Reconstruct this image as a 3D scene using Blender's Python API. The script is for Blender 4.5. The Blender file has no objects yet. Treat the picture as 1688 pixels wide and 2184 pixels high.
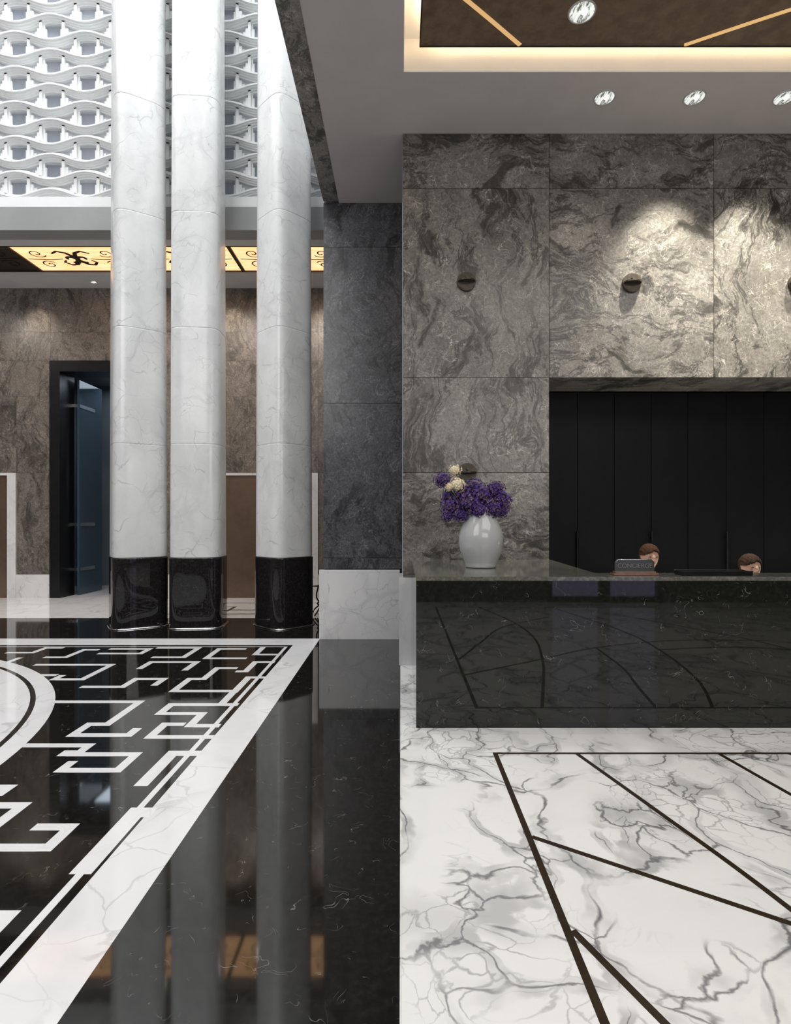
import bpy, bmesh, math, random
from mathutils import Vector, Matrix
random.seed(7)
S=bpy.context.scene
VX,VY,FP,H=855.0,1110.0,1200.0,1.5
def F(px,py):
    d=H*FP/(py-VY); return ((px-VX)*d/FP, d)
def PX(px,d): return (px-VX)*d/FP
def PZ(py,d): return H-(py-VY)*d/FP
# ---------------------------------------------------------------- materials
class M:
    def __init__(s,name,rough=0.5,metal=0.0,col=None,spec=None):
        s.m=bpy.data.materials.new(name); s.m.use_nodes=True
        s.nt=s.m.node_tree; s.b=s.nt.nodes['Principled BSDF']
        s.b.inputs['Roughness'].default_value=rough
        s.b.inputs['Metallic'].default_value=metal
        if spec is not None: s.b.inputs['Specular IOR Level'].default_value=spec
        if col: s.b.inputs['Base Color'].default_value=(*col,1)
    def n(s,t,**k):
        x=s.nt.nodes.new(t)
        for a,v in k.items(): setattr(x,a,v)
        return x
    def l(s,a,b): s.nt.links.new(a,b)
    def math(s,op,a,b=0.0,clamp=False):
        x=s.n('ShaderNodeMath',operation=op,use_clamp=clamp)
        for i,v in enumerate((a,b)):
            if isinstance(v,(int,float)): x.inputs[i].default_value=v
            else: s.l(v,x.inputs[i])
        return x.outputs[0]
    def mul(s,a,b): return s.math('MULTIPLY',a,b)
    def mx(s,*a):
        r=a[0]
        for q in a[1:]: r=s.math('MAXIMUM',r,q)
        return r
    def vmath(s,op,a,b=None,scale=None):
        x=s.n('ShaderNodeVectorMath',operation=op)
        s.l(a,x.inputs[0])
        if b is not None:
            if isinstance(b,tuple): x.inputs[1].default_value=b
            else: s.l(b,x.inputs[1])
        if scale is not None:
            if isinstance(scale,(int,float)): x.inputs['Scale'].default_value=scale
            else: s.l(scale,x.inputs['Scale'])
        return x.outputs[0]
    def noise(s,vec,scale,detail=3,rough=.5,dist=0.0,out='Fac'):
        x=s.n('ShaderNodeTexNoise')
        x.inputs['Scale'].default_value=scale; x.inputs['Detail'].default_value=detail
        x.inputs['Roughness'].default_value=rough; x.inputs['Distortion'].default_value=dist
        s.l(vec,x.inputs['Vector']); return x.outputs[out]
    def rng(s,v,a,b,c=0.0,d=1.0):
        x=s.n('ShaderNodeMapRange'); x.interpolation_type='SMOOTHSTEP'
        s.l(v,x.inputs[0])
        for i,q in enumerate((a,b,c,d)): x.inputs[i+1].default_value=q
        return x.outputs[0]
    def ridge(s,vec,scale,w,detail=2,rough=.5,dist=0.0):
        f=s.noise(vec,scale,detail,rough,dist)
        f=s.math('ABSOLUTE',s.math('SUBTRACT',f,.5))
        return s.rng(f,0,w,1,0)
    def crack(s,vec,scale,w,w0=0.0):
        x=s.n('ShaderNodeTexVoronoi',feature='DISTANCE_TO_EDGE'); x.inputs['Scale'].default_value=scale
        s.l(vec,x.inputs['Vector']); return s.rng(x.outputs['Distance'],w0,w,1,0)
    def mix(s,f,a,b):
        x=s.n('ShaderNodeMix',data_type='RGBA')
        if isinstance(f,(int,float)): x.inputs[0].default_value=f
        else: s.l(f,x.inputs[0])
        for i,v in ((6,a),(7,b)):
            if isinstance(v,tuple): x.inputs[i].default_value=(*v,1)
            else: s.l(v,x.inputs[i])
        return x.outputs[2]
    def vmix(s,f,a,b):
        x=s.n('ShaderNodeMix',data_type='VECTOR'); s.l(f,x.inputs[0]); s.l(a,x.inputs[4]); s.l(b,x.inputs[5]); return x.outputs[1]
    def pos(s,island=False,obj=False):
        if obj: p=s.n('ShaderNodeTexCoord').outputs['Object']
        g=s.n('ShaderNodeNewGeometry')
        if not obj: p=g.outputs['Position']
        if island:
            c=s.n('ShaderNodeCombineXYZ')
            r=g.outputs['Random Per Island']
            s.l(s.math('MULTIPLY',r,37.0),c.inputs[0]); s.l(s.math('MULTIPLY',r,91.0),c.inputs[1]); s.l(s.math('MULTIPLY',r,57.0),c.inputs[2])
            p=s.vmath('ADD',p,c.outputs[0])
        return p
    def warp(s,p,scale,amt,detail=3):
        c=s.noise(p,scale,detail,.5,0,'Color')
        c=s.vmath('SUBTRACT',c,(.5,.5,.5))
        return s.vmath('ADD',p,s.vmath('SCALE',c,scale=amt))
    def out(s,c): s.l(c,s.b.inputs['Base Color'])

def grey_stone(name,tint=(1,1,1),gain=1.0,rough=.3,darkamt=1.0,vein=1.0,horiz=False):
    m=M(name,rough)
    p=m.pos(island=True)
    w=m.warp(p,1.1,.9)
    w=m.warp(w,5,.12)
    w2=m.warp(m.warp(p,2.2,.55),7.0,.24,4)
    sv=m.vmath('MULTIPLY',w,(2.3,1.0,.75)); 
    if horiz:   # book-matched slabs: some laid with the veining across
        x=m.n('ShaderNodeSeparateXYZ'); m.l(m.n('ShaderNodeNewGeometry').outputs['Position'],x.inputs[0])
        a=m.mul(m.math('GREATER_THAN',x.outputs[0],1.549),m.math('LESS_THAN',x.outputs[0],3.262))
        a=m.mx(a,m.math('GREATER_THAN',x.outputs[2],4.96),m.math('LESS_THAN',x.outputs[2],2.0))
        sv=m.vmix(a,sv,m.vmath('MULTIPLY',w,(.8,1.0,2.4)))
    clouds=m.rng(m.noise(sv,.9,6,.62,.3),.36,.62)
    band=m.rng(m.noise(sv,1.5,9,.70,.4),.385,.475)
    band2=m.mul(m.ridge(sv,1.1,.032,9,.70,.3),m.rng(m.noise(p,1.3,3),.30,.52,.35,1.0))
    fine=m.noise(p,34,6,.85)
    def c(v): return tuple(v*gain*t for t in tint)
    base=m.mix(m.rng(fine,.32,.68),c(.085),c(.205))
    base=m.mix(m.mul(m.math('SUBTRACT',1.0,clouds),.48*darkamt),base,c(.05))
    v1=m.mul(m.crack(w2,4.5,.016),m.rng(m.noise(p,3.1,3),.48,.60))
    v2=m.mul(m.crack(w2,11,.034),m.rng(m.noise(p,6.3,4),.46,.60))
    v3=m.mul(m.crack(w2,24,.060),m.rng(m.noise(p,9.1,4),.44,.62))
    v=m.mx(m.mul(v1,.58),m.mul(v2,.42),m.mul(v3,.30))
    base=m.mix(m.mul(v,vein),base,c(.54))
    base=m.mix(m.mul(m.math('SUBTRACT',1.0,band),.78*darkamt),base,c(.014))
    base=m.mix(m.mul(band2,.74*darkamt),base,c(.010))
    m.out(base); return m.m
def calacatta(name,s=1.0,amt=1.0,rough=.05,base=(.77,.77,.765)):
    m=M(name,rough)
    p=m.pos(); w=m.warp(m.warp(p,.8*s,1.0/s),3.0*s,.24/s,5); w=m.warp(w,12*s,.05/s,4)
    mA=m.rng(m.noise(p,.75*s,3),.42,.56); mB=m.rng(m.noise(m.vmath('ADD',p,(7,3,1)),1.3*s,4),.45,.54)
    mC=m.rng(m.noise(m.vmath('ADD',p,(2,9,4)),2.5*s,4),.36,.56)
    thick=m.rng(m.noise(m.vmath('ADD',p,(4,4,2)),3.1*s,3),.38,.62)
    sk=m.vmath('MULTIPLY',w,(1.0,.72,1.0))
    a=m.mul(m.crack(sk,1.15*s,.017),mC)
    a2=m.mul(m.mul(m.crack(sk,1.15*s,.060,.035),m.mul(mC,thick)),.50)
    halo=m.mul(m.crack(sk,1.15*s,.12,.01),m.mul(mA,.20))
    b=m.mul(m.crack(sk,3.0*s,.030),mB)
    b2=m.mul(m.crack(sk,3.0*s,.12,.08),m.mul(m.mul(mB,thick),.42))
    c=m.mul(m.crack(w,8*s,.05),m.mul(mA,mB))
    v=m.mx(m.mul(a,.92),a2,halo,m.mul(b,.85),b2,m.mul(c,.52))
    cl=m.mul(m.rng(m.noise(w,1.4*s,6,.65),.40,.75),.10)
    bc=m.mix(cl,base,(.5,.5,.52))
    m.out(m.mix(m.mul(v,amt),bc,(.12,.12,.13))); return m.m
def white_marble(name,s=1.0,amt=1.0,rough=.06,base=(.76,.76,.77),cloud=.16):
    m=M(name,rough)
    p=m.pos(); w=m.warp(m.warp(p,1.0*s,.8/s),5*s,.14/s,5)
    mk_=m.rng(m.noise(p,1.1*s,3),.44,.60); m2=m.rng(m.noise(m.vmath('ADD',p,(5,1,3)),2.2*s,3),.44,.62)
    a=m.mul(m.crack(w,1.3*s,.02),m2); h=m.mul(m.crack(w,1.3*s,.12),m.mul(mk_,.25)); b=m.mul(m.crack(w,4*s,.03),m.mul(mk_,.6))
    cl=m.mul(m.rng(m.noise(m.vmath('MULTIPLY',w,(1,1,.5)),1.6*s,6,.65),.35,.7),cloud)
    bc=m.mix(cl,base,(.45,.455,.46))
    m.out(m.mix(m.mul(m.mx(m.mul(a,.75),h,b),amt),bc,(.17,.17,.19))); return m.m
def black_marble(name,base=(.008,.0075,.007),rough=.035,fleck=.35,spec=.5,s=1.0):
    m=M(name,rough,spec=spec)
    p=m.pos(obj=False); w=m.warp(p,4*s,.2/s)
    a=m.mul(m.ridge(w,5*s,.004,3,.6,.6),m.rng(m.noise(p,6*s,2),.55,.68))
    b=m.mul(m.ridge(w,12*s,.008,2,.5,.6),m.rng(m.noise(p,11*s,2),.58,.70))
    f=m.noise(p,30*s,4,.7)
    bc=m.mix(m.rng(f,.4,.8),base,tuple(v*2.2 for v in base))
    m.out(m.mix(m.mul(m.mx(a,b),fleck),bc,(.6,.58,.54))); return m.m
def emis(name,col,st,base=(.8,.8,.8)):
    m=M(name,.5,col=base)
    m.b.inputs['Emission Color'].default_value=(*col,1); m.b.inputs['Emission Strength'].default_value=st
    return m.m
def noisy(name,c1,c2,scale,rough=.5,metal=0,obj=True,bump=0,spec=None):
    m=M(name,rough,metal,spec=spec); p=m.pos(obj=obj); f=m.noise(p,scale,5,.6)
    m.out(m.mix(m.rng(f,.3,.7),c1,c2))
    if bump:
        b=m.n('ShaderNodeBump'); b.inputs['Strength'].default_value=bump; b.inputs['Distance'].default_value=.01
        m.l(f,b.inputs['Height']); m.l(b.outputs[0],m.b.inputs['Normal'])
    return m.m

m_wall=grey_stone('grey_veined_stone',(1.05,.985,.91),1.20,.30,horiz=True)
m_pier=grey_stone('dark_grey_stone',(.98,.98,1.06),.64,.22,.7,1.0)
m_far=grey_stone('brown_grey_stone',(1.12,.98,.86),1.10,.35,.7,.8)
m_white=calacatta('calacatta_floor')
m_wtrim=white_marble('white_marble_trim',1.3,.5,.1)
m_wfret=white_marble('white_inlay_marble',2.2,.18,.06)
m_border=white_marble('white_border_marble',1.0,.45,.06)
m_col=white_marble('column_marble',1.5,.46,.22,(.74,.755,.75),.34)
m_black=black_marble('black_marble',spec=.9,fleck=.30,rough=.045)
m_colbase=black_marble('black_marble_polished',(.012,.011,.011),.03,.12)
m_desk=black_marble('green_black_stone',(.009,.010,.008),.025,.34,.62)
m_ceil=noisy('warm_grey_paint',(.44,.41,.405),(.47,.435,.43),3,.7,obj=False)
m_cove=noisy('cream_plaster',(.78,.76,.72),(.82,.80,.76),2,.7,obj=False)
m_plaster=noisy('white_plaster',(.62,.63,.65),(.68,.69,.70),2,.6,obj=False)
m_grey=noisy('light_grey_beam',(.30,.31,.31),(.34,.35,.35),1.5,.5,obj=False)
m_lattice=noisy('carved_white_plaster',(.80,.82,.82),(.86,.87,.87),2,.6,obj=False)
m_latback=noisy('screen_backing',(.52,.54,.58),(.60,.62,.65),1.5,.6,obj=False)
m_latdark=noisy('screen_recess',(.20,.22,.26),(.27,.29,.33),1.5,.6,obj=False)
m_leather=noisy('brown_leather',(.10,.062,.036),(.16,.105,.063),9,.6,obj=False,bump=.3)
m_bronzeinlay=noisy('bronze_inlay',(.03,.019,.011),(.045,.03,.017),20,.3,.4,obj=False)
m_bronze=noisy('aged_bronze',(.05,.043,.035),(.085,.072,.058),25,.45,.7)
m_elev=noisy('bronze_panel',(.22,.15,.11),(.27,.19,.14),3,.4,.8)
m_blackmetal=noisy('black_metal',(.008,.008,.009),(.012,.012,.014),10,.3,.3)
m_blackwood=noisy('black_lacquer',(.004,.0045,.006),(.006,.0065,.008),3,.5,spec=.15)
m_chrome=noisy('chrome',(.75,.75,.76),(.82,.82,.83),5,.08,1)
m_rim=noisy('satin_silver',(.40,.39,.38),(.48,.47,.46),9,.35,.3)
m_iron=noisy('wrought_iron',(.035,.018,.009),(.05,.028,.015),12,.5,.2)
m_vase=noisy('grey_glaze',(.42,.43,.44),(.46,.47,.48),3,.08)
m_gl=M('blue_glass',.08,0,(.04,.07,.10),.8).m
m_vest=noisy('vestibule_paint',(.16,.19,.22),(.18,.21,.24),2,.7,obj=False)
m_lamp=emis('lamp_glow',(1,.93,.82),10)
m_led=emis('warm_led_strip',(1,.79,.54),20)
m_dull=M('smoked_acrylic',.12,0,(.05,.055,.05)).m
m_skin=noisy('skin',(.36,.21,.15),(.42,.25,.18),6,.6)
m_hair=noisy('brown_hair',(.035,.017,.010),(.06,.03,.018),60,.85,spec=.1)
m_hair2=noisy('dark_hair',(.02,.012,.009),(.045,.026,.017),60,.85,spec=.1)
m_suit=noisy('black_cloth',(.010,.010,.012),(.016,.016,.018),30,.9)
m_eye=M('eye',.2,0,(.03,.02,.015)).m
def refl():
    m=M('reflector_streak_glow',.15,.6); p=m.pos(obj=True)
    f=m.rng(m.noise(m.vmath('MULTIPLY',p,(1,.25,1)),45,3,.6,.5),.38,.56)
    m.out(m.mix(f,(.25,.26,.26),(.9,.92,.9))); m.l(m.mix(f,(.06,.07,.06),(.95,1,.94)),m.b.inputs['Emission Color']); m.b.inputs['Emission Strength'].default_value=.75  # mirror streaks painted into the colour and made to glow
    return m.m
m_refl=refl()
def lightpanel():
    m=M('backlit_alabaster',.4)
    p=m.pos(); p2=m.vmath('MULTIPLY',p,(1,7,1))
    f=m.rng(m.noise(m.warp(p2,1,.5),2.2,5,.6,1.0),.35,.65)
    c=m.mix(f,(1.0,.50,.21),(1.0,.64,.36))
    m.out((c)); m.l(c,m.b.inputs['Emission Color']); m.b.inputs['Emission Strength'].default_value=1.3
    return m.m
m_amber=lightpanel()
# ---------------------------------------------------------------- mesh helpers
def mk(name,bm,mats,loc=(0,0,0),parent=None,smooth=False):
    """bm in world coordinates; origin moved to loc"""
    loc=Vector(loc)
    bmesh.ops.translate(bm,verts=bm.verts,vec=-loc)
    bmesh.ops.recalc_face_normals(bm,faces=bm.faces)
    me=bpy.data.meshes.new(name); bm.to_mesh(me); bm.free()
    for mt in (mats if isinstance(mats,(list,tuple)) else [mats]): me.materials.append(mt)
    if smooth:
        for f in me.polygons: f.use_smooth=True
    o=bpy.data.objects.new(name,me); S.collection.objects.link(o)
    if parent is not None:
        o.parent=parent; pl=Vector(parent['_loc']); o.location=loc-pl
    else: o.location=loc
    o['_loc']=tuple(loc)
    return o
def empty(name,loc,label,cat,group=None):
    o=bpy.data.objects.new(name,None); o.empty_display_size=.1; S.collection.objects.link(o)
    o.location=loc; o['_loc']=tuple(loc); o['label']=label; o['category']=cat
    if group: o['group']=group
    return o
def tag(o,label,cat,group=None):
    o['label']=label; o['category']=cat
    if group: o['group']=group
    return o
def struct(o): o['kind']='structure'; return o
def addbox(bm,x0,x1,y0,y1,z0,z1,mi=0):
    vs=[bm.verts.new((x,y,z)) for x in (x0,x1) for y in (y0,y1) for z in (z0,z1)]
    for q in ((0,1,3,2),(4,6,7,5),(0,4,5,1),(2,3,7,6),(0,2,6,4),(1,5,7,3)):
        f=bm.faces.new([vs[i] for i in q]); f.material_index=mi
    return vs
def boxobj(name,b,mat,parent=None,bevel=0,loc=None,seg=2):
    bm=bmesh.new(); addbox(bm,*b)
    if bevel: bmesh.ops.bevel(bm,geom=bm.edges[:],offset=bevel,segments=seg,affect='EDGES',profile=.6)
    if loc is None: loc=((b[0]+b[1])/2,(b[2]+b[3])/2,b[4])
    return mk(name,bm,mat,loc,parent)
def cyl(bm,c,r,h,axis='Z',seg=32,r2=None,mi=0):
    r2=r if r2 is None else r2
    g=bmesh.ops.create_cone(bm,cap_ends=True,segments=seg,radius1=r,radius2=r2,depth=h)
    R={'Z':Matrix(),'Y':Matrix.Rotation(math.pi/2,4,'X'),'X':Matrix.Rotation(math.pi/2,4,'Y')}[axis]
    bmesh.ops.transform(bm,matrix=Matrix.Translation(c)@R,verts=g['verts'])
    for v in g['verts']:
        for f in v.link_faces: f.material_index=mi
    return g['verts']
def lathe(bm,c,prof,seg=48,mi=0,cap=True):
    rings=[]
    for r,z in prof:
        rings.append([bm.verts.new((c[0]+r*math.cos(2*math.pi*i/seg),c[1]+r*math.sin(2*math.pi*i/seg),c[2]+z)) for i in range(seg)])
    for a,b in zip(rings,rings[1:]):
        for i in range(seg):
            f=bm.faces.new((a[i],a[(i+1)%seg],b[(i+1)%seg],b[i])); f.material_index=mi; f.smooth=True
    if cap: bm.faces.new(rings[0]).material_index=mi
def tube(bm,pts,r,seg=8,mi=0):
    pts=[Vector(p) for p in pts]; rings=[]
    n=len(pts)
    for i,p in enumerate(pts):
        t=(pts[min(i+1,n-1)]-pts[max(i-1,0)]).normalized()
        up=Vector((0,0,1)) if abs(t.z)<.9 else Vector((1,0,0))
        a=t.cross(up).normalized(); b=t.cross(a).normalized()
        rr=r(i/(n-1)) if callable(r) else r
        rings.append([bm.verts.new(p+a*rr*math.cos(2*math.pi*k/seg)+b*rr*math.sin(2*math.pi*k/seg)) for k in range(seg)])
    for a,b in zip(rings,rings[1:]):
        for k in range(seg):
            f=bm.faces.new((a[k],a[(k+1)%seg],b[(k+1)%seg],b[k])); f.material_index=mi; f.smooth=True
    bm.faces.new(rings[0]); bm.faces.new(rings[-1])
def panels(name,xe,ze,y,t,mat,holes=(),gap=.003):
    bm=bmesh.new()
    for i in range(len(xe)-1):
        for j in range(len(ze)-1):
            x0,x1,z0,z1=xe[i],xe[i+1],ze[j],ze[j+1]
            cx,cz=(x0+x1)/2,(z0+z1)/2
            if any(h[0]<cx<h[1] and h[2]<cz<h[3] for h in holes): continue
            addbox(bm,x0+gap,x1-gap,y,y+t,z0+gap,z1-gap)
    return bm
# ---------------------------------------------------------------- constants
DW=5.863; DP=7.143; CZ=5.53; YB=-2.2
def slab(name,x0,x1,y0,y1,mat,z=0.0,t=.1):
    return struct(boxobj(name,(x0,x1,y0,y1,z-t,z),mat))
slab('floor',-.003,9,YB,6.62,m_white)
slab('floor.001',-10.7,-.003,YB,8.65,m_black)
slab('floor.002',-10.7,-.98,8.65,13.2,m_wtrim)
# floor inlays black hall
XO,XI=-1.024,-1.297
DE=1800/(1376-1110)
bm=bmesh.new()
e=.0012
def quad(bm,x0,x1,y0,y1,z=e):
    addbox(bm,min(x0,x1),max(x0,x1),min(y0,y1),max(y0,y1),-.004,z)
quad(bm,-10.7,XO,DE,DP); quad(bm,XI,XO,YB,DE)
struct(mk('trim_1',bm,m_border))
bm=bmesh.new(); quad(bm,-1.378,-1.343,YB,DE-.09); quad(bm,-10.7,-1.343,DE-.10,DE-.075)
def turtle(st,*mv,w=.066):
    x,y=F(*st)
    for k,v in mv:
        if k=='h':
            nx=(v-VX)*y/FP; a,b=sorted((x,nx)); quad(bm,a-w/2,b+w/2,y-w/2,y+w/2,e+random.random()*.0002); x=nx
        else:
            ny=1800/(v-1110); a,b=sorted((y,ny)); quad(bm,x-w/2,x+w/2,a-w/2,b+w/2,e+random.random()*.0002); y=ny
turtle((100,1497),('h',298),('v',1545),('h',190),('v',1568),('h',275),('v',1557))
turtle((60,1590),('h',190),('v',1605),('h',142),('v',1609),('h',290),('v',1643),('h',130),('v',1628),w=.062)
turtle((415,1607),('h',368),('v',1670),w=.08)
turtle((-90,1680),('h',18),('v',1692),('h',-60))
turtle((-60,1718),('h',48),('v',1775),w=.065)
turtle((85,1764),('h',150),('v',1808),('h',-120),w=.062)
turtle((-60,1953),('h',20),('v',2010),w=.055)
turtle((308,1733),('h',290),('v',1850),w=.095)
turtle((500,1503),('h',365),('v',1522),('h',432),('v',1548),('h',460))
turtle((445,1572),('h',320),('v',1545),('h',385))
turtle((500,1474),('h',370),('v',1448),('h',435),('v',1425),('h',500))
turtle((500,1474),('v',1503))
turtle((180,1465),('h',262),('v',1448),('h',350),('v',1460))
turtle((300,1425),('v',1412),('h',420),('v',1428))
turtle((80,1418),('h',238),('v',1449),('h',115),('v',1442))
turtle((20,1392),('h',70),('v',1382),('h',130))
turtle((100,1402),('h',140),('v',1386),('h',205))
turtle((215,1394),('h',300),('v',1384),('h',240))
turtle((330,1402),('h',392),('v',1382),('h',340))
turtle((520,1404),('h',440),('v',1384))
turtle((560,1382),('v',1396),('h',590)); turtle((480,1384),('h',520))
turtle((580,1412),('h',545),('v',1432),('h',510))
turtle((560,1445),('h',530),('v',1475)); turtle((60,1440),('h',115)); turtle((40,1404),('v',1436),w=.06)
struct(mk('trim_2',bm,m_wfret))
# central medallion
bm=bmesh.new()
def ring(bm,c,r0,r1,z,seg=160):
    a=[];b=[]
    for i in range(seg):
        t=2*math.pi*i/seg
        if r0>0: a.append(bm.verts.new((c[0]+r0*math.cos(t),c[1]+r0*math.sin(t),z)))
        b.append(bm.verts.new((c[0]+r1*math.cos(t),c[1]+r1*math.sin(t),z)))
    if r0>0:
        for i in range(seg): bm.faces.new((a[i],b[i],b[(i+1)%seg],a[(i+1)%seg]))
    else: bm.faces.new(b)
CC=(-5.86,2.97)
ring(bm,CC,3.30,3.44,.0018); ring(bm,CC,0,3.26,.0018)
struct(mk('trim_3',bm,m_border))
bm=bmesh.new(); ring(bm,CC,3.26,3.30,.0018); struct(mk('trim_4',bm,m_black))
# far floor fret lines
bm=bmesh.new()
for (a,b,c,d) in ((-4.2,-1.2,9.0,9.05),(-4.2,-1.2,10.2,10.25),(-3.6,-3.55,9.05,9.8),(-3.6,-2.9,9.75,9.8),(-3.2,-3.15,9.3,9.75),(-2.9,-2.85,9.05,9.8),(-2.85,-2.2,9.4,9.45),(-2.2,-2.15,9.4,10.2)):
    quad(bm,a,b,c,d)
struct(mk('trim_5',bm,m_bronzeinlay))
# right floor inlays
bm=bmesh.new()
zi=[.0010]
def strip(bm,P,w=.028):
    zi[0]+=.00008; z=zi[0]
    P=[Vector(p) for p in P]; n=len(P); L=[];R=[]
    for i,p in enumerate(P):
        d=(P[min(i+1,n-1)]-P[max(i-1,0)]); q=Vector((-d.y,d.x)).normalized()*w/2; L.append(p-q);R.append(p+q)
    for i in range(n-1):
        c4=(L[i],L[i+1],R[i+1],R[i])
        lo=[bm.verts.new((p.x,p.y,-.003)) for p in c4]; hi=[bm.verts.new((p.x,p.y,z)) for p in c4]
        bm.faces.new(hi); bm.faces.new(lo[::-1])
        for k in range(4): bm.faces.new((lo[k],lo[(k+1)%4],hi[(k+1)%4],hi[k]))
def ext(a,b,t): a=Vector(a);b=Vector(b); return b+(b-a)*t
def curve(pts,n=10):
    o=[];P=[Vector(p) for p in pts]
    for i in range(len(P)-1):
        p0=P[max(i-1,0)];p1=P[i];p2=P[i+1];p3=P[min(i+2,len(P)-1)]
        for k in range(n):
            t=k/n; o.append(.5*((2*p1)+(p2-p0)*t+(2*p0-5*p1+4*p2-p3)*t*t+(3*p1-p0-3*p2+p3)*t**3))
    return o+[P[-1]]
fy=1800/(1607-1110)
strip(bm,[(.595,fy),(7.0,fy)],.026); strip(bm,[(.609,fy),(.609,-1.6)],.03)
strip(bm,[(7.0,fy),(7.0,-1.6)],.026); strip(bm,[(.595,-1.6),(7.0,-1.6)],.026)
a,b=F(1230,1607),F(1688,1940); mid=Vector(a)*.5+Vector(b)*.5+Vector((.008,.0))
strip(bm,curve([a,mid,b,(1.70,1.0),(1.66,-.2),(1.35,-1.6)]))
a,b=F(1135,1785),F(1688,1970); strip(bm,curve([a,b,(2.3,1.5),(3.4,1.1),(4.6,1.1)]))
a,b=F(1222,1985),F(1420,2184); strip(bm,curve([a,b,ext(a,b,1.2),(1.45,.2),(2.3,-.6)]))
a,b=F(1533,1607),F(1688,1695); strip(bm,curve([a,b,(2.26,2.4),(2.30,1.5)]))
strip(bm,curve([(2.50,fy),(2.80,2.8),(3.0,1.6),(3.0,.4),(2.6,-1.6)]))
strip(bm,curve([(3.0,1.6),(4.2,1.5),(5.4,2.2),(6.2,fy)]))
strip(bm,curve([(4.2,fy),(4.5,2.6),(4.5,1.4),(4.0,.2),(3.4,-.9)]))
struct(mk('trim_6',bm,m_bronzeinlay))
bm=bmesh.new(); gy=1800/(1565-1110)
addbox(bm,0,9,gy-.002,gy+.002,-.002,.0006)
addbox(bm,0.0,.003,YB,5.8,-.002,.0006)
struct(mk('trim_7',bm,M('pale_grout',.5,0,(.6,.59,.57)).m))
# ---------------------------------------------------------------- right main wall
X0=.024; X1=PX(1172,DW); X2=PX(1523,DW); X3=X2+1.715; X4=X3+1.715
Z402=PZ(402,DW); Z805=PZ(805,DW); Z1008=PZ(1008,DW)
t=.03
bm=bmesh.new()
g=.0025
def pan(x0,x1,z0,z1,y=DW): addbox(bm,x0+g,x1-g,y,y+t,z0+g,z1-g)
for a,b in ((X0-.003,X1),(X1,X2),(X2,X3),(X3,X4)):
    pan(a,b,Z402,CZ); pan(a,b,Z805,Z402)
pan(X0-.003,X1,Z1008,Z805); pan(X0-.003,X1,.90,Z1008)
for a,b in ((X1,X2),(X2,X3),(X3,X4)): addbox(bm,a+g,b-g,DW+.002,6.5,Z805-.0,Z805+.029)
wall=struct(mk('wall_north',bm,m_wall))
bm=bmesh.new()
addbox(bm,X0+.004,X1-.002,DW+t,DP-.002,0,CZ+.3)
addbox(bm,X1-.002,9,DW+t,6.6,Z805+.03,CZ+.3)
addbox(bm,X1,9,6.6,6.7,0,CZ+.3)
struct(mk('wall_north.001',bm,m_blackwood))
struct(boxobj('baseboard_north',(-.018,.6,DW-.035,DW+.5,0,.905),m_wtrim))
# pier
bm=bmesh.new()
zs=[.885,PZ(1190,DP),PZ(860,DP),PZ(527,DP),CZ]
for a,b in zip(zs,zs[1:]): addbox(bm,-.98,.018,DP,DP+.03,a+g,b-g)
struct(mk('wall_north.002',bm,m_pier))
struct(boxobj('wall_north.003',(-.975,.02,DP+.03,13,0,CZ+.3),m_pier))
struct(boxobj('baseboard_north.001',(PX(682,DP),-.012,DP-.035,DP+.03,0,.875),m_wtrim))
# ceiling
bm=bmesh.new()
addbox(bm,-.785,X0,YB,DP,CZ,CZ+.3)
addbox(bm,X0,9,5.06,DW,CZ,CZ+.3)
addbox(bm,X0,9,YB,-.6,CZ,CZ+.3)
addbox(bm,7.2,9,-.6,5.06,CZ,CZ+.3)
struct(mk('ceiling',bm,m_ceil))
bm=bmesh.new()
addbox(bm,X0-.3,9,-.9,5.3,5.826,5.9)
addbox(bm,X0,X0+.006,-.6,5.06,CZ+.002,5.826); addbox(bm,X0,7.2,5.054,5.06,CZ+.002,5.826)
struct(mk('ceiling.001',bm,m_cove))
bm=bmesh.new()
yy=YB
while yy<DP-.05:
    addbox(bm,-.976,-.785,yy+.002,min(yy+1.55,DP)-.002,CZ-.004,CZ+.9); yy+=1.55
struct(mk('trim_8',bm,m_wall))
struct(boxobj('wall_east',(-.97,-.80,YB,8.7,CZ+.9,12),m_plaster))
# suspended leather ceiling panel with gold inlay + led
PZ0=5.62
pb=empty('ceiling_panel',(3.6,2.2,5.62),'dark brown leather suspended ceiling panel with gold strips','ceiling panel')
boxobj('panel_board',(.171,7.0,-.45,4.885,PZ0,PZ0+.08),m_leather,pb,.004)
bm=bmesh.new()
addbox(bm,.168,7.0,4.885,4.893,PZ0-.006,PZ0+.03); addbox(bm,.163,.171,-.45,4.893,PZ0-.006,PZ0+.03)
mk('edge_trim',bm,m_blackmetal,(.168,4.88,PZ0),pb)
def Cc(px,py,z=4.12): d=z*FP/(VY-py); return Vector(((px-VX)*d/FP,d))
bm=bmesh.new()
def arc_strip(a,b,bow,ext,w=.035):
    a=Vector(a);b=Vector(b);d=b-a;n=Vector((-d.y,d.x)).normalized()
    P=[a+d*(i/16)*(1+ext)+n*bow*math.sin(math.pi*min(1,i/16))for i in range(17)]
    for p,q in zip(P,P[1:]):
        nn=Vector((-(q-p).y,(q-p).x)).normalized()*w/2
        v=[bm.verts.new((s.x,s.y,z)) for z in (PZ0-.004,PZ0+.01) for s in (p-nn,q-nn,q+nn,p+nn)]
        bm.faces.new(v[:4]);
        for k in range(4): bm.faces.new((v[k],v[(k+1)%4],v[4+(k+1)%4],v[4+k]))
arc_strip(Cc(1110,96),Cc(985,0),.03,2.0); arc_strip(Cc(1460,96),Cc(1688,25),-.03,2.0)
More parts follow.
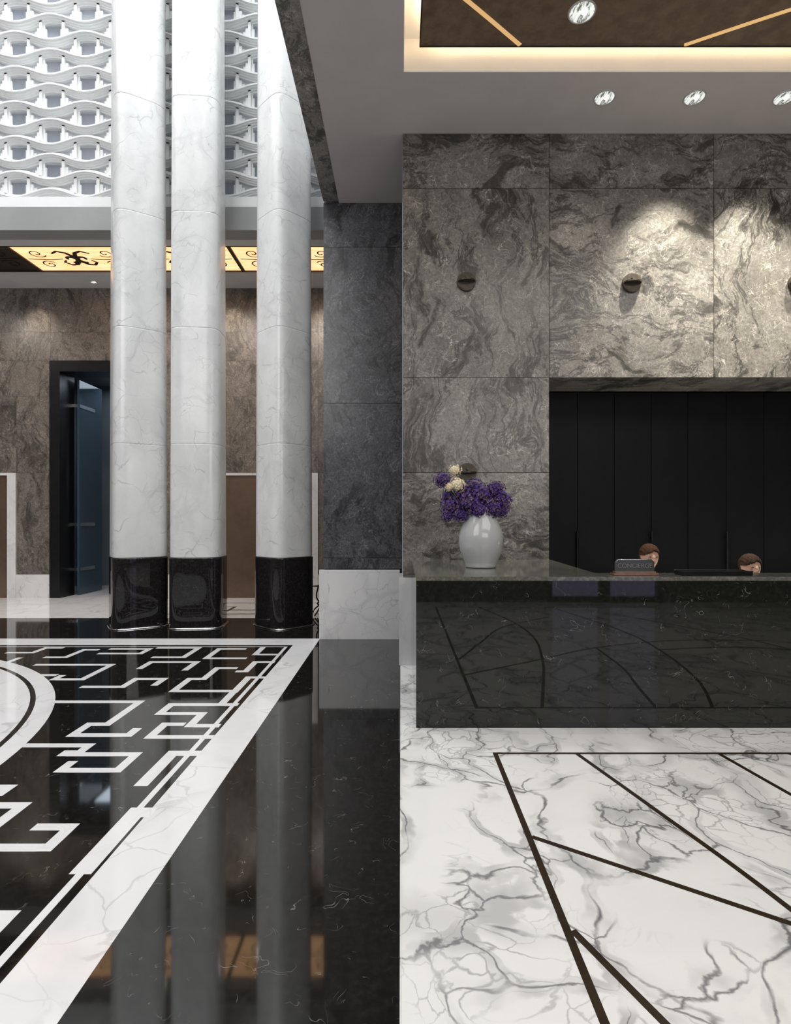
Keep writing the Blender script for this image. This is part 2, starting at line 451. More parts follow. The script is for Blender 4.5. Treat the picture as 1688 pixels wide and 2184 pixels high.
mk('gold_strip',bm,emis('gold_strip_glow',(1,.6,.25),.45,(.8,.5,.22)),(1,4.5,PZ0),pb)
bm=bmesh.new()
addbox(bm,.25,6.9,4.80,4.83,PZ0+.081,PZ0+.10); addbox(bm,.22,.25,-.3,4.83,PZ0+.081,PZ0+.10)
mk('led_strip',bm,m_led,(1,4.8,PZ0+.081),pb)
# ---------------------------------------------------------------- downlights
def downlight(x,y,z,r=.095,label='round recessed ceiling downlight with mirrored reflector',group='recessed ceiling downlights'):
    e_=empty('recessed_downlight',(x,y,z),label,'ceiling light',group)
    bm=bmesh.new(); lathe(bm,(x,y,z),[(r*.93,-.004),(r*.95,-.008),(r*1.04,-.007),(r*1.07,-.001)],40,cap=False)
    mk('rim',bm,m_rim,(x,y,z),e_)
    bm=bmesh.new(); lathe(bm,(x,y,z),[(r*.1,-.001),(r*.22,-.0012),(r*.5,-.0022),(r*.8,-.0035),(r*.96,-.005)],40)
    mk('reflector',bm,m_refl,(x,y,z),e_,smooth=True)
    bm=bmesh.new(); bmesh.ops.create_uvsphere(bm,u_segments=20,v_segments=10,radius=r*.26)
    bmesh.ops.transform(bm,matrix=Matrix.Translation((x+r*.2,y,z-.002))@Matrix.Diagonal((1,1,.35,1)),verts=bm.verts)
    mk('bulb',bm,m_lamp,(x,y,z-.002),e_,smooth=True)
dd=4.03*FP/(VY-208)
for px in (1290,1482,1674,1866): downlight(PX(px,dd),dd,CZ)
c=Cc(1242,25); downlight(c.x,c.y,PZ0,.105); cdl=c
# ---------------------------------------------------------------- wall sconces
def sconce(px,py,label='round aged-bronze wall light with a half-moon shelf'):
    x,z=PX(px,DW),PZ(py,DW); y=DW
    e_=empty('wall_sconce',(x,y,z),label,'wall light','bronze wall lights on the stone wall')
    bm=bmesh.new(); cyl(bm,(x,y-.015,z),.098,.03,'Y',48); bmesh.ops.bevel(bm,geom=[q for q in bm.edges if len(q.link_faces)==2 and any(len(f.verts)>8 for f in q.link_faces)],offset=.004,segments=2,affect='EDGES')
    mk('back_plate',bm,m_bronze,(x,y,z),e_)
    bm=bmesh.new()
    seg=24; lo=[];hi=[]
    for i in range(seg+1):
        a=math.pi+math.pi*i/seg
        lo.append(bm.verts.new((x+.09*math.cos(a),y-.03+.075*math.sin(a),z-.008))); hi.append(bm.verts.new((x+.09*math.cos(a),y-.03+.075*math.sin(a),z+.006)))
    bm.faces.new(lo);bm.faces.new(hi)
    for i in range(seg+1):
        j=(i+1)%(seg+1); bm.faces.new((lo[i],lo[j],hi[j],hi[i]))
    mk('shelf',bm,m_bronze,(x,y-.03,z),e_)
    bm=bmesh.new(); cyl(bm,(x,y-.045,z+.035),.012,.03,'Y',16); mk('knob',bm,m_bronze,(x,y-.045,z+.035),e_)
sconce(995,602);sconce(1347,605);sconce(1700,605);sconce(997,1008)
# ---------------------------------------------------------------- cabinet in the recess
cb=empty('built_in_cabinet',(4.5,6.5,0),'black lacquered full-height cabinet wall with slim handles','cabinet')
boxobj('cabinet_body',(X1+.01,8.5,6.52,6.59,0,Z805-.01),m_blackmetal,cb)
seams=[PX(p,6.5) for p in (1152,1232,1311,1390,1468,1550,1630,1710)]
for i,(a,b) in enumerate(zip(seams,seams[1:])):
    dr=boxobj('cabinet_door',(max(a,X1+.015)+.003,b-.003,6.5,6.52,.02,Z805-.02),m_blackwood,cb,.002)
    if i in (0,2,4):
        hb=bmesh.new(); x=b-.01
        cyl(hb,(x,6.465,1.10),.013,.55,'Z',12); cyl(hb,(x,6.483,1.30),.007,.035,'Y',10); cyl(hb,(x,6.483,.9),.007,.035,'Y',10)
        mk('handle',hb,m_blackmetal,(x,6.47,1.15),dr)
# ---------------------------------------------------------------- reception desk
DF=4.063; DZ=1.094; DX=PX(888,DF); DI=4.35; AX=1.50
dk=empty('reception_desk',(2.5,4.1,0),'long polished black-green stone reception desk with return','reception desk')
bm=bmesh.new()
addbox(bm,DX,8.2,DF,DI-.02,.004,DZ-.03)
addbox(bm,DX,AX-.03,DI-.02,DW-.05,.004,DZ-.03)
mk('desk_body',bm,m_desk,(2.5,4.1,0),dk)
bm=bmesh.new()
pts=[(DX-.001,DF-.001),(8.2,DF-.001),(8.2,DI),(AX,DI),(AX+.05,DW-.004),(DX-.001,DW-.004)]
lo=[bm.verts.new((x,y,DZ-.03)) for x,y in pts];hi=[bm.verts.new((x,y,DZ)) for x,y in pts]
bm.faces.new(lo);bm.faces.new(hi)
for i in range(6): bm.faces.new((lo[i],lo[(i+1)%6],hi[(i+1)%6],hi[i]))
m_top=black_marble('counter_top_painted_sheen',(.095,.094,.080),.08,.35,.6)  # desk stone, its base colour lightened to imitate the reflected wall
mk('counter_top',bm,m_top,(2.5,4.1,DZ),dk)
bm=bmesh.new(); addbox(bm,AX-.03,8.2,DI-.02,4.95,.72,.75); addbox(bm,4.2,4.24,DI,4.9,0.002,.72);
mk('work_shelf',bm,m_blackwood,(2.5,4.6,.75),dk)
# ---------------------------------------------------------------- sign, tray
sx,sy=1.733,4.17
sg=empty('concierge_sign',(sx,sy,DZ),'small smoked desk sign with a bronze base reading CONCIERGE','sign')
bm=bmesh.new(); addbox(bm,sx-.165,sx+.165,sy-.04,sy+.04,DZ+.001,DZ+.018); addbox(bm,sx-.15,sx+.15,sy-.03,sy+.03,DZ+.018,DZ+.03)
bmesh.ops.bevel(bm,geom=bm.edges[:],offset=.002,segments=1,affect='EDGES')
mk('sign_base',bm,noisy('polished_bronze',(.42,.27,.18),(.5,.33,.22),20,.25,.9),(sx,sy,DZ),sg)
bm=bmesh.new()
def plate(ins,y0,y1,zt):
    P=[(-.145+ins,DZ+.03+ins),(.145-ins,DZ+.03+ins),(.145-ins,zt-.025),(.125-ins,zt-ins),(-.125+ins,zt-ins),(-.145+ins,zt-.025)]
    a=[bm.verts.new((sx+u,y0,v)) for u,v in P];b=[bm.verts.new((sx+u,y1,v)) for u,v in P]
    bm.faces.new(a);bm.faces.new(b)
    for i in range(6): bm.faces.new((a[i],a[(i+1)%6],b[(i+1)%6],b[i]))
plate(0,sy-.008,sy+.008,DZ+.120)
mk('sign_plate',bm,m_dull,(sx,sy,DZ+.03),sg)
bm=bmesh.new(); tube(bm,[(sx-.145,sy-.011,DZ+.095),(sx-.125,sy-.011,DZ+.116),(sx+.125,sy-.011,DZ+.116),(sx+.145,sy-.011,DZ+.095)],.0016,6)
mk('sign_edge',bm,m_chrome,(sx,sy,DZ+.12),sg)
cu=bpy.data.curves.new('txt','FONT'); cu.body='CONCIERGE'; cu.size=.046; cu.align_x='CENTER'; cu.align_y='CENTER'; cu.extrude=.001
to=bpy.data.objects.new('txt',cu); S.collection.objects.link(to)
bpy.context.view_layer.update()
tm=bpy.data.meshes.new_from_object(to.evaluated_get(bpy.context.evaluated_depsgraph_get()))
bpy.data.objects.remove(to)
tm.materials.clear(); tm.materials.append(M('pale_lettering',.5,.0,(.15,.16,.145)).m)
lt=bpy.data.objects.new('lettering',tm); S.collection.objects.link(lt); lt.parent=sg; lt.location=(0,-.0095,.07); lt.rotation_euler=(math.pi/2,0,0)
tx0,tx1=PX(1450,4.17),PX(1600,4.17)
tr=empty('counter_tray',((tx0+tx1)/2,4.19,DZ),'long low black tray with pale rim on the counter','tray')
boxobj('tray_body',(tx0,tx1,4.13,4.25,DZ+.001,DZ+.032),m_blackmetal,tr,.004)
bm=bmesh.new()
for a in ((tx0,tx1,4.126,4.13),(tx0,tx1,4.25,4.254)): addbox(bm,a[0],a[1],a[2],a[3],DZ+.030,DZ+.035)
mk('tray_rim',bm,m_chrome,((tx0+tx1)/2,4.19,DZ+.03),tr)
# ---------------------------------------------------------------- vase and flowers
vx,vy=PX(1026,4.87),4.87
k=4.87/1200
prof=[(20,0),(31,0),(33,2),(33,6),(35,12),(40,24),(45,38),(47.5,54),(47,68),(43,82),(37,96),(31,108),(26.5,117),(25,122),(26.5,126),(25.5,127),(23,122),(24,114),(30,104)]
bm=bmesh.new(); lathe(bm,(vx,vy,DZ),[(r*k,z*k+.001) for r,z in prof],64)
tag(mk('vase',bm,m_vase,(vx,vy,DZ),smooth=True),'glossy pale grey ceramic vase holding purple flowers','vase')
m_pur=noisy('purple_petals',(.030,.010,.095),(.095,.04,.26),60,.6); m_pur2=noisy('dusky_petals',(.015,.008,.03),(.24,.14,.28),60,.6)
m_crm=noisy('cream_petals',(.72,.62,.42),(.85,.78,.60),60,.6); m_stem=noisy('green_stem',(.05,.09,.03),(.08,.13,.04),20,.6)
m_core=noisy('dark_flower_core',(.01,.006,.02),(.03,.015,.05),60,.8)
def flower(px,py,dy,rpx,cream=False,n=130):
    y=vy+dy; c=Vector((PX(px,y),y,PZ(py,y))); r=rpx*y/1200
    e_=empty('flower',(c.x,c.y,c.z),'cream flower cluster in the grey vase' if cream else 'purple flower cluster in the grey vase','flower','cut flowers in the grey vase')
    bm=bmesh.new()
    for i in range(n):
        a=i*2.39996; zz=1-2*(i+.5)/n; rr=math.sqrt(1-zz*zz)
        q=c+Vector((rr*math.cos(a),rr*math.sin(a),zz*.85))*r*random.uniform(.66,1.12)
        s=r*random.uniform(.11,.20)
        ang=random.uniform(0,6); mi=1 if random.random()<.35 else 0
        for p in range(5):
            aa=ang+p*2*math.pi/5
            nrm=(q-c).normalized(); u=nrm.cross(Vector((.3,.2,1))).normalized(); v=nrm.cross(u)
            d1=(u*math.cos(aa)+v*math.sin(aa)); d2=(u*math.cos(aa+.5)+v*math.sin(aa+.5)); d0=(u*math.cos(aa-.5)+v*math.sin(aa-.5))
            vs=[bm.verts.new(q),bm.verts.new(q+d0*s*.8+nrm*s*.3),bm.verts.new(q+d1*s*1.15+nrm*s*.6),bm.verts.new(q+d2*s*.8+nrm*s*.3)]
            f=bm.faces.new(vs); f.material_index=mi
    cc=bmesh.ops.create_icosphere(bm,subdivisions=2,radius=r*.68,matrix=Matrix.Translation(c))
    for v in cc['verts']:
        for f in v.link_faces: f.material_index=2
    mk('bloom',bm,[m_crm,m_crm,m_crm] if cream else [m_pur,m_pur2,m_core],c,e_)
    bm=bmesh.new(); base=Vector((vx+(c.x-vx)*.12,vy+(y-vy)*.1,DZ+.40))
    mid=(base+c)/2+Vector(((c.x-vx)*.12,0,.02))
    tube(bm,[base+Vector((0,0,-.12)),base,mid,c],.004,6); mk('stem',bm,m_stem,base,e_)
for f in ((962,1080,0,22),(987,1056,.05,24),(1010,1042,.1,23),(1002,1074,-.06,25),(1030,1055,-.02,26),(1056,1044,.05,21),(1072,1066,0,20),(1052,1084,-.07,22),(984,1099,-.05,17),(1022,1088,-.10,19),(945,1024,.0,19),(960,1060,.08,19),(1070,1090,.02,16),(955,1100,.0,14)):
    flower(*f)
flower(971,1003,0,14,True,80); flower(976,1034,-.03,18,True,90); flower(959,1038,-.03,12,True,60)
# ---------------------------------------------------------------- columns
def selli(a,b,n,th):
    c,s=math.cos(th),math.sin(th)
    return (a*math.copysign(abs(c)**(2/n),c), b*math.copysign(abs(s)**(2/n),s))
def column(pl,pr_,a,b,rot,yc,label,n=4.2):
    R=Matrix.Rotation(rot,2); seg=128
    shp=[R@Vector(selli(a,b,n,2*math.pi*i/seg)) for i in range(seg)]
    x=PX((pl+pr_)/2,yc); s=1.0
    for it in range(12):
        pp=[VX+(x+q.x*s)*FP/(yc+q.y*s) for q in shp]
        l,r=min(pp),max(pp); s*=(pr_-pl)/(r-l); x+=((pl+pr_)/2-(l+r)/2)*yc/FP
    e_=empty('column',(x,yc,0),label,'column','white marble columns with black bases')
    def rings(prof,name,mat):
        bm=bmesh.new(); rs=[]
        for sc,z in prof:
            rs.append([bm.verts.new((x+q.x*s*sc,yc+q.y*s*sc,z)) for q in shp])
        for p,q in zip(rs,rs[1:]):
            for i in range(seg):
                f=bm.faces.new((p[i],p[(i+1)%seg],q[(i+1)%seg],q[i])); f.smooth=True
        bm.faces.new(rs[0]);bm.faces.new(rs[-1])
        return mk(name,bm,mat,(x,yc,prof[0][1]),e_)
    rings([(1.02,.010),(1.03,.012),(1.03,.03),(1.03,.5),(1.03,.95),(1.03,.972),(1.026,.978),(1.0,.981)],'column_base',m_colbase)
    rings([(1.10,.001),(1.10,.010),(1.07,.016),(1.03,.018)],'base_ring',m_chrome)
    zt=11.9
    def sc(z): return 1.0-.07*min(1,(z-1)/8.5)
    js=[.983,2.56,4.17,5.78,7.38,8.98,10.6,zt]; pr=[]
    for j in range(len(js)-1):
        z0,z1=js[j],js[j+1]
        pr.append((sc(z0)-.012,z0+.0005))
        for q in (.006,.014,.05,.3): pr.append((sc(z0+q),z0+q))
        pr.append((sc((z0+z1)/2),(z0+z1)/2))
        for q in (.3,.05,.014,.006): pr.append((sc(z1-q),z1-q))
        pr.append((sc(z1)-.012,z1-.0005))
    rings(pr,'column_shaft',m_col)
column(234,357,.375,.36,math.radians(33),8.12,'tapering white marble column with rounded corners and black base')
column(363,483,.405,.36,math.radians(4),8.08,'tapering white marble column with rounded corners and black base')
column(546,666,.37,.36,math.radians(-44),8.12,'tapering white marble column with rounded corners and black base')
# small iron stand behind the last column
ix,iy=-1.28,8.86
bm=bmesh.new()
for s in (-1,1):
    tube(bm,[(ix+s*.02+s*.08*(1-t_)*math.cos(t_*9),iy,.05+.42*t_+.03*math.sin(t_*9)) for t_ in [i/30 for i in range(31)]],.012,6)
for i in range(3):
    a=i*2.094; tube(bm,[(ix,iy,.12),(ix+.07*math.cos(a),iy+.07*math.sin(a),.06),(ix+.12*math.cos(a),iy+.12*math.sin(a),.012)],.010,6)
lathe(bm,(ix,iy,.46),[(.10,0),(.11,.006),(.10,.014),(.01,.015)],24)
tag(mk('iron_stand',bm,m_blackmetal,(ix,iy,0)),'small black scrolled wrought-iron stand beside a marble column','stand')
# ---------------------------------------------------------------- atrium north: beam + carved screen
LY=8.72
struct(boxobj('trim_9',(-10.7,-.98,LY,LY+.3,6.0,6.36),m_grey))
struct(boxobj('trim_10',(-10.7,-.98,LY+.005,LY+.25,6.36,6.52),m_lattice))
struct(boxobj('wall_north.004',(-10.7,-.98,LY+.16,LY+.3,6.5,12),m_latback))
bm=bmesh.new()
L=1.09; p=.272; A=.060; z0=6.60
xs=[-9.2+i*L/22 for i in range(int(8.2/(L/22))+1)]
xs=[x for x in xs if x<-.99]
ph=2*math.pi*(5.46)/L
for i in range(13):
    for (hw,yf) in ((.074,LY+.11),(.052,LY+.08),(.032,LY+.05),(.012,LY+.02)):
        prev=None
        for x in xs:
            th=2*math.pi*x/L+ph+math.pi*i
            zc=z0+i*p+A*math.cos(th)
            r=[bm.verts.new((x,LY+.17,zc-hw)),bm.verts.new((x,yf,zc-hw)),bm.verts.new((x,yf,zc+hw)),bm.verts.new((x,LY+.17,zc+hw))]
            if prev:
                for k_ in range(3): bm.faces.new((prev[k_],prev[k_+1],r[k_+1],r[k_]))
            prev=r
    for j in range(-1,9):
        xc=(math.pi-ph-math.pi*i)/(2*math.pi)*L
        while xc>-9: xc-=L
        xc+=j*L
        if xc<-9 or xc>-1.3: continue
        zc=z0+(i+.5)*p
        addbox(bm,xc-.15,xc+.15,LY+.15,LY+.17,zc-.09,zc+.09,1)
        for (w,h,tk,yf) in ((.20,.135,.045,LY+.08),(.158,.115,.028,LY+.12)):
            addbox(bm,xc-w,xc-w+tk,yf,LY+.17,zc-h,zc+h); addbox(bm,xc+w-tk,xc+w,yf,LY+.17,zc-h,zc+h)
        for s in (-1,1):
            addbox(bm,xc+s*.22-.025,xc+s*.22+.025,LY+.10,LY+.17,zc-.09,zc+.03)
            addbox(bm,xc+s*.265-.02,xc+s*.265+.02,LY+.12,LY+.17,zc-.06,zc-.01)
            addbox(bm,xc+s*.12-.012,xc+s*.12+.012,LY+.125,LY+.17,zc-.10,zc+.04)
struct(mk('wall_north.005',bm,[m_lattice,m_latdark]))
# ---------------------------------------------------------------- far elevator lobby
FY=10.9; ZC=6.0
hd=(-6.785,-5.15,-.1,PZ(770,FY)); he1=(-3.55,-1.60,-.1,2.42); he0=(-9.4,-7.45,-.1,2.42)
xe=sorted([-10.7,-9.4,-7.45,-6.785,-5.15,-3.55,-1.60,-.98]); ze=[.46,2.42,3.9,PZ(770,FY),5.15,6.0]
bm=panels('w',xe,ze,FY,.03,m_far,(hd,he1,he0),.0015)
struct(mk('wall_north.006',bm,m_far))
bm=bmesh.new()
addbox(bm,-10.7,-6.785,FY+.03,FY+.2,0,6); addbox(bm,-5.15,-.98,FY+.03,FY+.2,0,6); addbox(bm,-6.785,-5.15,FY+.03,FY+.2,PZ(770,FY),6)
struct(mk('wall_north.007',bm,m_blackwood))
for i,(a,b) in enumerate(((-10.7,-9.4),(-7.45,-6.785),(-5.15,-3.55),(-1.60,-.98))):
    struct(boxobj('baseboard_north.%03d'%(i+2),(a,b,FY-.02,FY+.03,0,.455),m_wtrim))
for (a,b) in ((-3.55,-1.6),(-9.4,-7.45)):
    bm=bmesh.new()
    addbox(bm,a,a+.16,FY-.03,FY+.03,0,2.42); addbox(bm,b-.16,b,FY-.03,FY+.03,0,2.42); addbox(bm,a+.16,b-.16,FY-.03,FY+.03,2.37,2.42)
    struct(mk('trim_11' if a>-5 else 'trim_12',bm,m_wtrim))
    bm=bmesh.new(); mid=(a+b)/2
    addbox(bm,a+.165,mid-.003,FY,FY+.028,.005,2.368); addbox(bm,mid+.003,b-.165,FY,FY+.028,.005,2.368)
    struct(mk('door_2' if a>-5 else 'door_3',bm,m_elev))
# glazed door
bm=bmesh.new(); ZT=PZ(770,FY)
addbox(bm,-6.785,-6.585,FY-.04,11.35,0,ZT); addbox(bm,-5.35,-5.15,FY-.04,11.35,0,ZT); addbox(bm,-6.585,-5.35,FY-.04,11.35,ZT-.21,ZT)
struct(mk('trim_13',bm,m_blackmetal))
dl=boxobj('door_1',(-6.50,-6.455,11.3,12.15,.01,4.32),m_gl); struct(dl)
struct(boxobj('door_4',(-5.40,-5.36,11.4,12.1,.01,4.32),m_gl))
bm=bmesh.new()
for z in (3.8,1.42,.52): addbox(bm,-6.452,-6.44,11.3,11.85,z-.035,z+.035); addbox(bm,-6.585,-6.5,11.27,11.30,z-.03,z+.03)
struct(mk('trim_14',bm,m_chrome))
bm=bmesh.new(); addbox(bm,-7.6,-4.4,13.0,13.1,0,4.7); addbox(bm,-7.6,-7.5,11.1,13,0,4.7); addbox(bm,-4.5,-4.4,11.1,13,0,4.7); addbox(bm,-7.6,-4.4,11.1,13.1,4.6,4.7)
struct(mk('wall_north.008',bm,m_vest))
# lobby ceiling
bm=bmesh.new()
PA,PB=9.23,10.19
addbox(bm,-10.7,-.98,LY+.3,PA,ZC,ZC+.15); addbox(bm,-10.7,-.98,PB,FY+.2,ZC,ZC+.15)
addbox(bm,-10.7,-8.33,PA,PB,ZC,ZC+.15)
addbox(bm,-10.7,-.98,PA-.05,PB+.05,ZC+.16,ZC+.2)
struct(mk('ceiling.002',bm,m_plaster))
def spiral(cx,cy,r0,turns,a0,sgn,n=30):
    return [(cx+r0*(1-i/n*.85)*math.cos(a0+sgn*turns*2*math.pi*i/n),cy+r0*(1-i/n*.85)*math.sin(a0+sgn*turns*2*math.pi*i/n)) for i in range(n+1)]
for k_,x0 in enumerate((-8.33,-6.5,-4.67,-2.84)):
    x1=x0+1.83; cx,cy=(x0+x1)/2,(PA+PB)/2
    lit=k_>0
    pn=empty('ceiling_light_panel',(cx,cy,ZC),'backlit amber ceiling panel with wrought-iron scrollwork' if lit else 'unlit brown ceiling panel with wrought-iron scrollwork','ceiling light','scrollwork panels in the lobby ceiling')
    boxobj('diffuser',(x0+.02,x1-.02,PA+.0,PB,ZC+.02,ZC+.03),m_amber if lit else m_bronze,pn)
    bm=bmesh.new()
    for q in ((x0,x0+.03,PA,PB),(x1-.03,x1,PA,PB),(x0+.03,x1-.03,PA,PA+.02),(x0+.03,x1-.03,PB-.02,PB)):
        addbox(bm,q[0],q[1],q[2],q[3],ZC-.005,ZC+.018)
    mk('panel_frame',bm,m_iron,(cx,cy,ZC),pn)
    bm=bmesh.new(); zz=ZC+.010
    def T(pts,r):
        rr=r if callable(r) else (lambda t:r)
        tube(bm,[(cx+u,cy+v,zz) for u,v in pts],rr,6)
    for s in (-1,1):
        T(spiral(s*.12,.0,.15,.8,math.pi/2,s,24),lambda t:.05*(1-t*.55))
        T([(s*u,v) for u,v in ((0,.05),(.1,.2),(.2,.22),(.28,.12),(.22,.05))],lambda t:.04*(1-t*.5))
        T([(s*u,v) for u,v in ((0,-.05),(.08,-.22),(.2,-.28),(.32,-.2))],lambda t:.04*(1-t*.5))
        for v in (-1,1):
            T([(s*a,v*b) for a,b in spiral(.58,.20,.14,1.3,-2.6,1,36)],.012)
        T([(s*.24,0),(s*.45,.02),(s*.84,0)],.012)
    for v in bm.verts: v.co.z=zz+(v.co.z-zz)*.2
    mk('scrollwork',bm,m_iron,(cx,cy,zz),pn)
downlight(PX(200,10.62),10.62,ZC,.06,label='small recessed downlight in the lobby ceiling')
# ---------------------------------------------------------------- enclosing walls / roof
struct(boxobj('wall_west',(-10.9,-10.7,YB,13,0,12),m_far))
struct(boxobj('ceiling.003',(-10.9,-.8,YB,LY+.3,12,12.2),m_plaster))
struct(boxobj('wall_east.001',(8.6,8.8,YB,6.7,0,5.9),m_wall))
bm=bmesh.new()
addbox(bm,-10.9,2.7,YB-.2,YB,0,12); addbox(bm,4.8,8.8,YB-.2,YB,0,5.9); addbox(bm,2.7,4.8,YB-.2,YB,3.0,5.9)
struct(mk('wall_south',bm,m_pier))
struct(boxobj('window_1',(2.7,4.8,YB-.15,YB-.13,0,3.0),emis('dusk_glass',(.40,.36,.62),.9,(.1,.1,.15))))
bm=bmesh.new()
for a,b in ((2.7,2.78),(3.66,3.84),(4.72,4.8)): addbox(bm,a,b,YB-.12,YB+.02,0,3)
addbox(bm,2.7,4.8,YB-.12,YB+.02,0,.10); 
struct(mk('trim_15',bm,m_blackmetal))
# ---------------------------------------------------------------- people
def skin_obj(name,verts,edges,rad,mat,parent,sub=2):
    me=bpy.data.meshes.new(name); me.from_pydata([tuple(v) for v in verts],edges,[])
    o=bpy.data.objects.new(name,me); S.collection.objects.link(o)
    md=o.modifiers.new('Skin','SKIN'); md.use_smooth_shade=True
    for i,r in enumerate(rad):
        sv=me.skin_vertices[0].data[i]; sv.radius=r if isinstance(r,tuple) else (r,r)
    me.skin_vertices[0].data[0].use_root=True
    s=o.modifiers.new('Sub','SUBSURF'); s.levels=sub; s.render_levels=sub
    dg=bpy.context.evaluated_depsgraph_get(); bpy.context.view_layer.update()
    nm=bpy.data.meshes.new_from_object(o.evaluated_get(dg)); bpy.data.objects.remove(o)
    nm.materials.clear(); nm.materials.append(mat)
    for f in nm.polygons: f.use_smooth=True
    o=bpy.data.objects.new(name,nm); S.collection.objects.link(o)
    if parent: o.parent=parent
    return o
def person(x,y,top,lean,hair,label):
    e_=empty('person',(x,y,0),label,'person','staff seated behind the reception desk')
    hy=-.10-lean
    V=[];E=[];R=[]
    def a(v,r,par=None):
        V.append(v);R.append(r)
        if par is not None:E.append((par,len(V)-1))
        return len(V)-1
    pel=a((0,.0,.575),(.15,.12)); wa=a((0,-.02-lean*.2,.74),(.125,.10),pel); ch=a((0,-.04-lean*.55,top-.42),(.15,.11),wa)
    nb=a((0,hy+.06,top-.29),(.07,.06),ch); nk=a((0,hy+.03,top-.235),(.05,.05),nb)
    jaw=a((0,hy-.005,top-.17),(.060,.070),nk); hd_=a((0,hy,top-.10),(.074,.092),jaw); cr=a((0,hy+.01,top-.045),(.060,.075),hd_)
    nose=a((0,hy-.105,top-.135),.010,hd_)
    for s in (-1,1): a((s*.083,hy+.012,top-.115),(.010,.02),hd_)
    for s in (-1,1):
        sh=a((s*.18,-.03-lean*.5,top-.34),.06,ch); el=a((s*.25,-.16-lean*.5,.84),.042,sh); wr=a((s*.14,-.40-lean*.3,.80),.028,el); pm=a((s*.12,-.47-lean*.3,.79),(.036,.018),wr)
        for fi,(dx,ln) in enumerate(((-.028,.075),(-.010,.085),(.010,.08),(.028,.062))):
            f1=a((s*.12+dx,-.51-lean*.3,.79),.0095,pm); f2=a((s*.12+dx*1.15,-.51-ln*.5-lean*.3,.783),.0085,f1); a((s*.12+dx*1.2,-.51-ln-lean*.3,.772),.007,f2)
        t1=a((s*.12-s*.04,-.465-lean*.3,.785),.010,pm); a((s*.12-s*.055,-.50-lean*.3,.778),.008,t1)
        hp=a((s*.10,-.03,.55),.085,pel); kn=a((s*.12,-.40,.54),.062,hp); an=a((s*.12,-.38,.11),.04,kn); a((s*.12,-.50,.045),(.04,.03),an)
    b=skin_obj('body',V,E,R,m_skin,e_)
    V,E,R=[],[],[]
    pel=a((0,.0,.56),(.168,.14)); wa=a((0,-.02-lean*.2,.74),(.145,.118),pel); ch=a((0,-.04-lean*.55,top-.42),(.168,.128),wa); a((0,hy+.065,top-.305),(.085,.075),ch)
    for s in (-1,1):
        sh=a((s*.18,-.03-lean*.5,top-.34),.074,ch); el=a((s*.25,-.16-lean*.5,.84),.055,sh); a((s*.15,-.375-lean*.3,.803),.040,el)
    skin_obj('jacket',V,E,R,m_suit,e_)
    V,E,R=[],[],[]
    pel=a((0,.0,.565),(.16,.13))
    for s in (-1,1):
        hp=a((s*.10,-.03,.55),.098,pel); kn=a((s*.12,-.40,.54),.075,hp); a((s*.12,-.385,.12),.055,kn)
    skin_obj('trousers',V,E,R,m_suit,e_)
    for s in (-1,1):
        bm=bmesh.new(); bmesh.ops.create_uvsphere(bm,u_segments=16,v_segments=8,radius=.05)
        bmesh.ops.transform(bm,matrix=Matrix.Translation((x+s*.12,y-.44,.046))@Matrix.Diagonal((.9,2.2,.9,1)),verts=bm.verts)
        mk('shoe',bm,m_blackmetal,(x+s*.12,y-.44,.0),e_,smooth=True)
    bm=bmesh.new(); bmesh.ops.create_uvsphere(bm,u_segments=48,v_segments=30,radius=1)
    for v in list(bm.verts):
        c=v.co
        part=.34-.5*abs(c.x-.15)
        if c.z<-.15 and c.y<.1 or c.z<-.75 or (c.y<-.35 and c.z<part): bm.verts.remove(v)
    for v in bm.verts:
        n_=1+.03*math.sin(v.co.x*23+v.co.z*9)+.02*math.sin(v.co.y*31)
        v.co=Vector((x+v.co.x*.086*n_,y+hy+.012+v.co.y*.106*n_,top-.094+v.co.z*.096*n_))
    h=mk('hair',bm,hair,(x,y+hy,top-.1),e_,smooth=True)
    sd=h.modifiers.new('s','SOLIDIFY'); sd.thickness=.006
    for s in (-1,1):
        bm=bmesh.new(); bmesh.ops.create_uvsphere(bm,u_segments=12,v_segments=8,radius=.009,matrix=Matrix.Translation((x+s*.03,y+hy-.081,top-.117))@Matrix.Diagonal((1.3,.8,.6,1))); mk('eye',bm,m_eye,(x+s*.03,y+hy-.083,top-.117),e_,smooth=True)
    bm=bmesh.new(); tube(bm,[(x-.022,y+hy-.074,top-.176),(x,y+hy-.080,top-.178),(x+.022,y+hy-.074,top-.176)],.004,6); mk('mouth',bm,M('lips',.4,0,(.35,.12,.10)).m,(x,y+hy-.08,top-.17),e_)
person(PX(1382,5.3),5.38,PZ(1160,5.28),.02,m_hair,'seated clerk with brown hair in a black jacket')
person(PX(1600,5.15),5.36,PZ(1182,5.1),.12,m_hair2,'dark-haired clerk in a black jacket leaning forward over worktop')
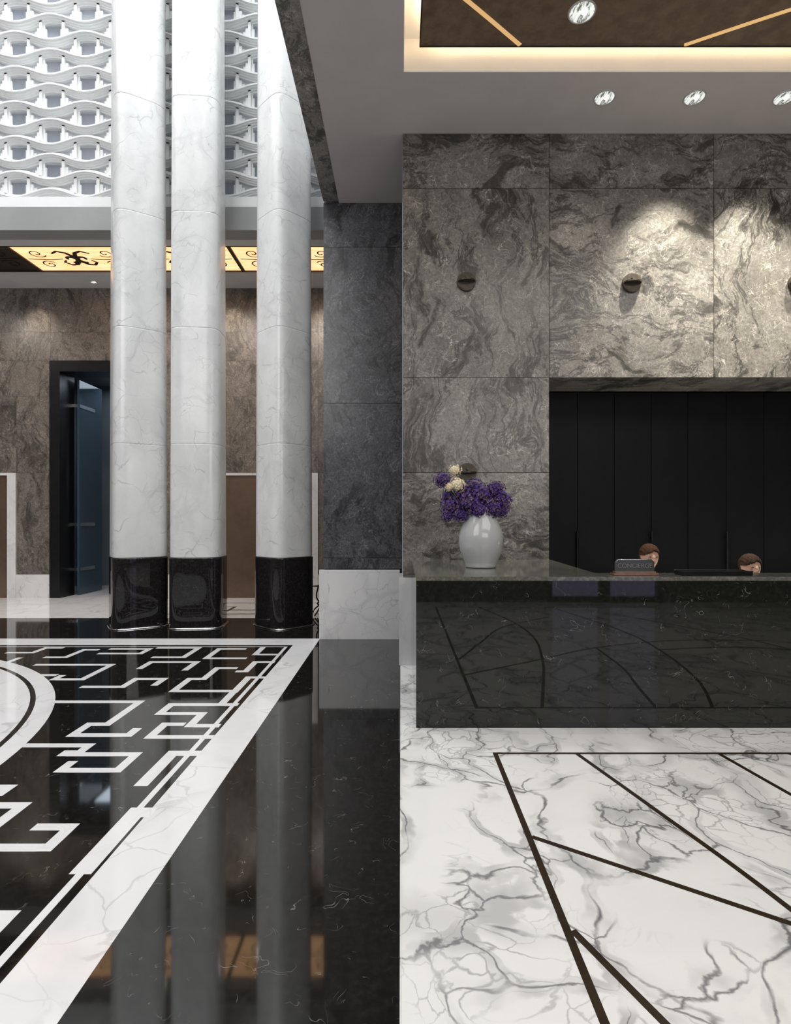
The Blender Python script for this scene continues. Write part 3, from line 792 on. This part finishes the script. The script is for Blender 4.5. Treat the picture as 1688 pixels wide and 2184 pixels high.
# ---------------------------------------------------------------- lights
def area(name,loc,rot,sx_,sy_,power,col):
    l=bpy.data.lights.new(name,'AREA'); l.shape='RECTANGLE'; l.size=sx_; l.size_y=sy_; l.energy=power; l.color=col
    o=bpy.data.objects.new(name,l); S.collection.objects.link(o); o.location=loc; o.rotation_euler=[math.radians(r) for r in rot]; return o
def spot(name,loc,tgt,power,ang,col,blend=.5,r=.05):
    l=bpy.data.lights.new(name,'SPOT'); l.energy=power; l.spot_size=math.radians(ang); l.spot_blend=blend; l.color=col; l.shadow_soft_size=r
    o=bpy.data.objects.new(name,l); S.collection.objects.link(o); o.location=loc
    o.rotation_euler=(Vector(tgt)-Vector(loc)).to_track_quat('-Z','Y').to_euler(); return o
area('atrium_top_light',(-5.8,3.5,11.8),(0,0,0),8,8,620,(.98,.985,1))
area('atrium_side_light',(-4.2,-1.6,6.5),(80,0,2),5,5,300,(1,.99,.98))
area('screen_wash_light',(-3.0,7.2,11.6),(-28,0,0),4,.6,330,(1,1,1))
area('reception_light',(3.2,1.2,5.45),(0,0,0),4.5,3,158,(1,.96,.89))
area('behind_camera_fill',(2.5,-1.9,3.6),(82,0,0),4,2,90,(1,.96,.91))  # soft fill added behind the camera, no fixture there
wc=(1,.95,.79)
xs_=[PX(q,dd) for q in (1290,1482,1674,1866)]
for x,pw in zip(xs_,(60,860,860,860)): spot('wall_wash_spot',(x-.05,dd-.12,CZ-.03),(x-.05,dd+.58,2.6),pw,60,wc,1.0,.05)
spot('vase_spot',(cdl.x,cdl.y,PZ0-.05),(.8,4.5,0),70,50,wc)
for x in (-9,-7.0,-5.0,-3.2,-1.5): spot('lobby_wash_spot',(x,10.55,5.96),(x,10.75,0),70,90,(1,.86,.68),.9,.03)
for x in (-8.4,-4.3,-3.25,-1.75): spot('lobby_ambient_fill',(x,9.0,5.85),(x,10.3,1.5),95,150,(1,.93,.84),.8,.10)  # hidden spots added because the amber panels alone light too little
area('vestibule_light',(-5.8,12.4,4.5),(0,0,0),1.5,.8,12,(.75,.87,1))
area('lintel_fill',(4.2,5.2,.8),(180,0,0),5,.3,26,(1,.95,.85))  # unseen light added to brighten the underside of the lintel
w=bpy.data.worlds.new('w'); S.world=w; w.use_nodes=True
w.node_tree.nodes['Background'].inputs[0].default_value=(.75,.8,.9,1); w.node_tree.nodes['Background'].inputs[1].default_value=.3
# ---------------------------------------------------------------- camera
cam=bpy.data.cameras.new('camera'); co=bpy.data.objects.new('camera',cam); S.collection.objects.link(co)
co.location=(0,0,H); co.rotation_euler=(math.pi/2,0,0)
cam.sensor_fit='AUTO'; cam.sensor_width=36; cam.lens=FP/2184*36
cam.shift_x=-11/2184; cam.shift_y=18/2184; cam.clip_start=.05
S.camera=co
S.view_settings.view_transform='Standard'
for o in S.objects:
    if '_loc' in o: del o['_loc']
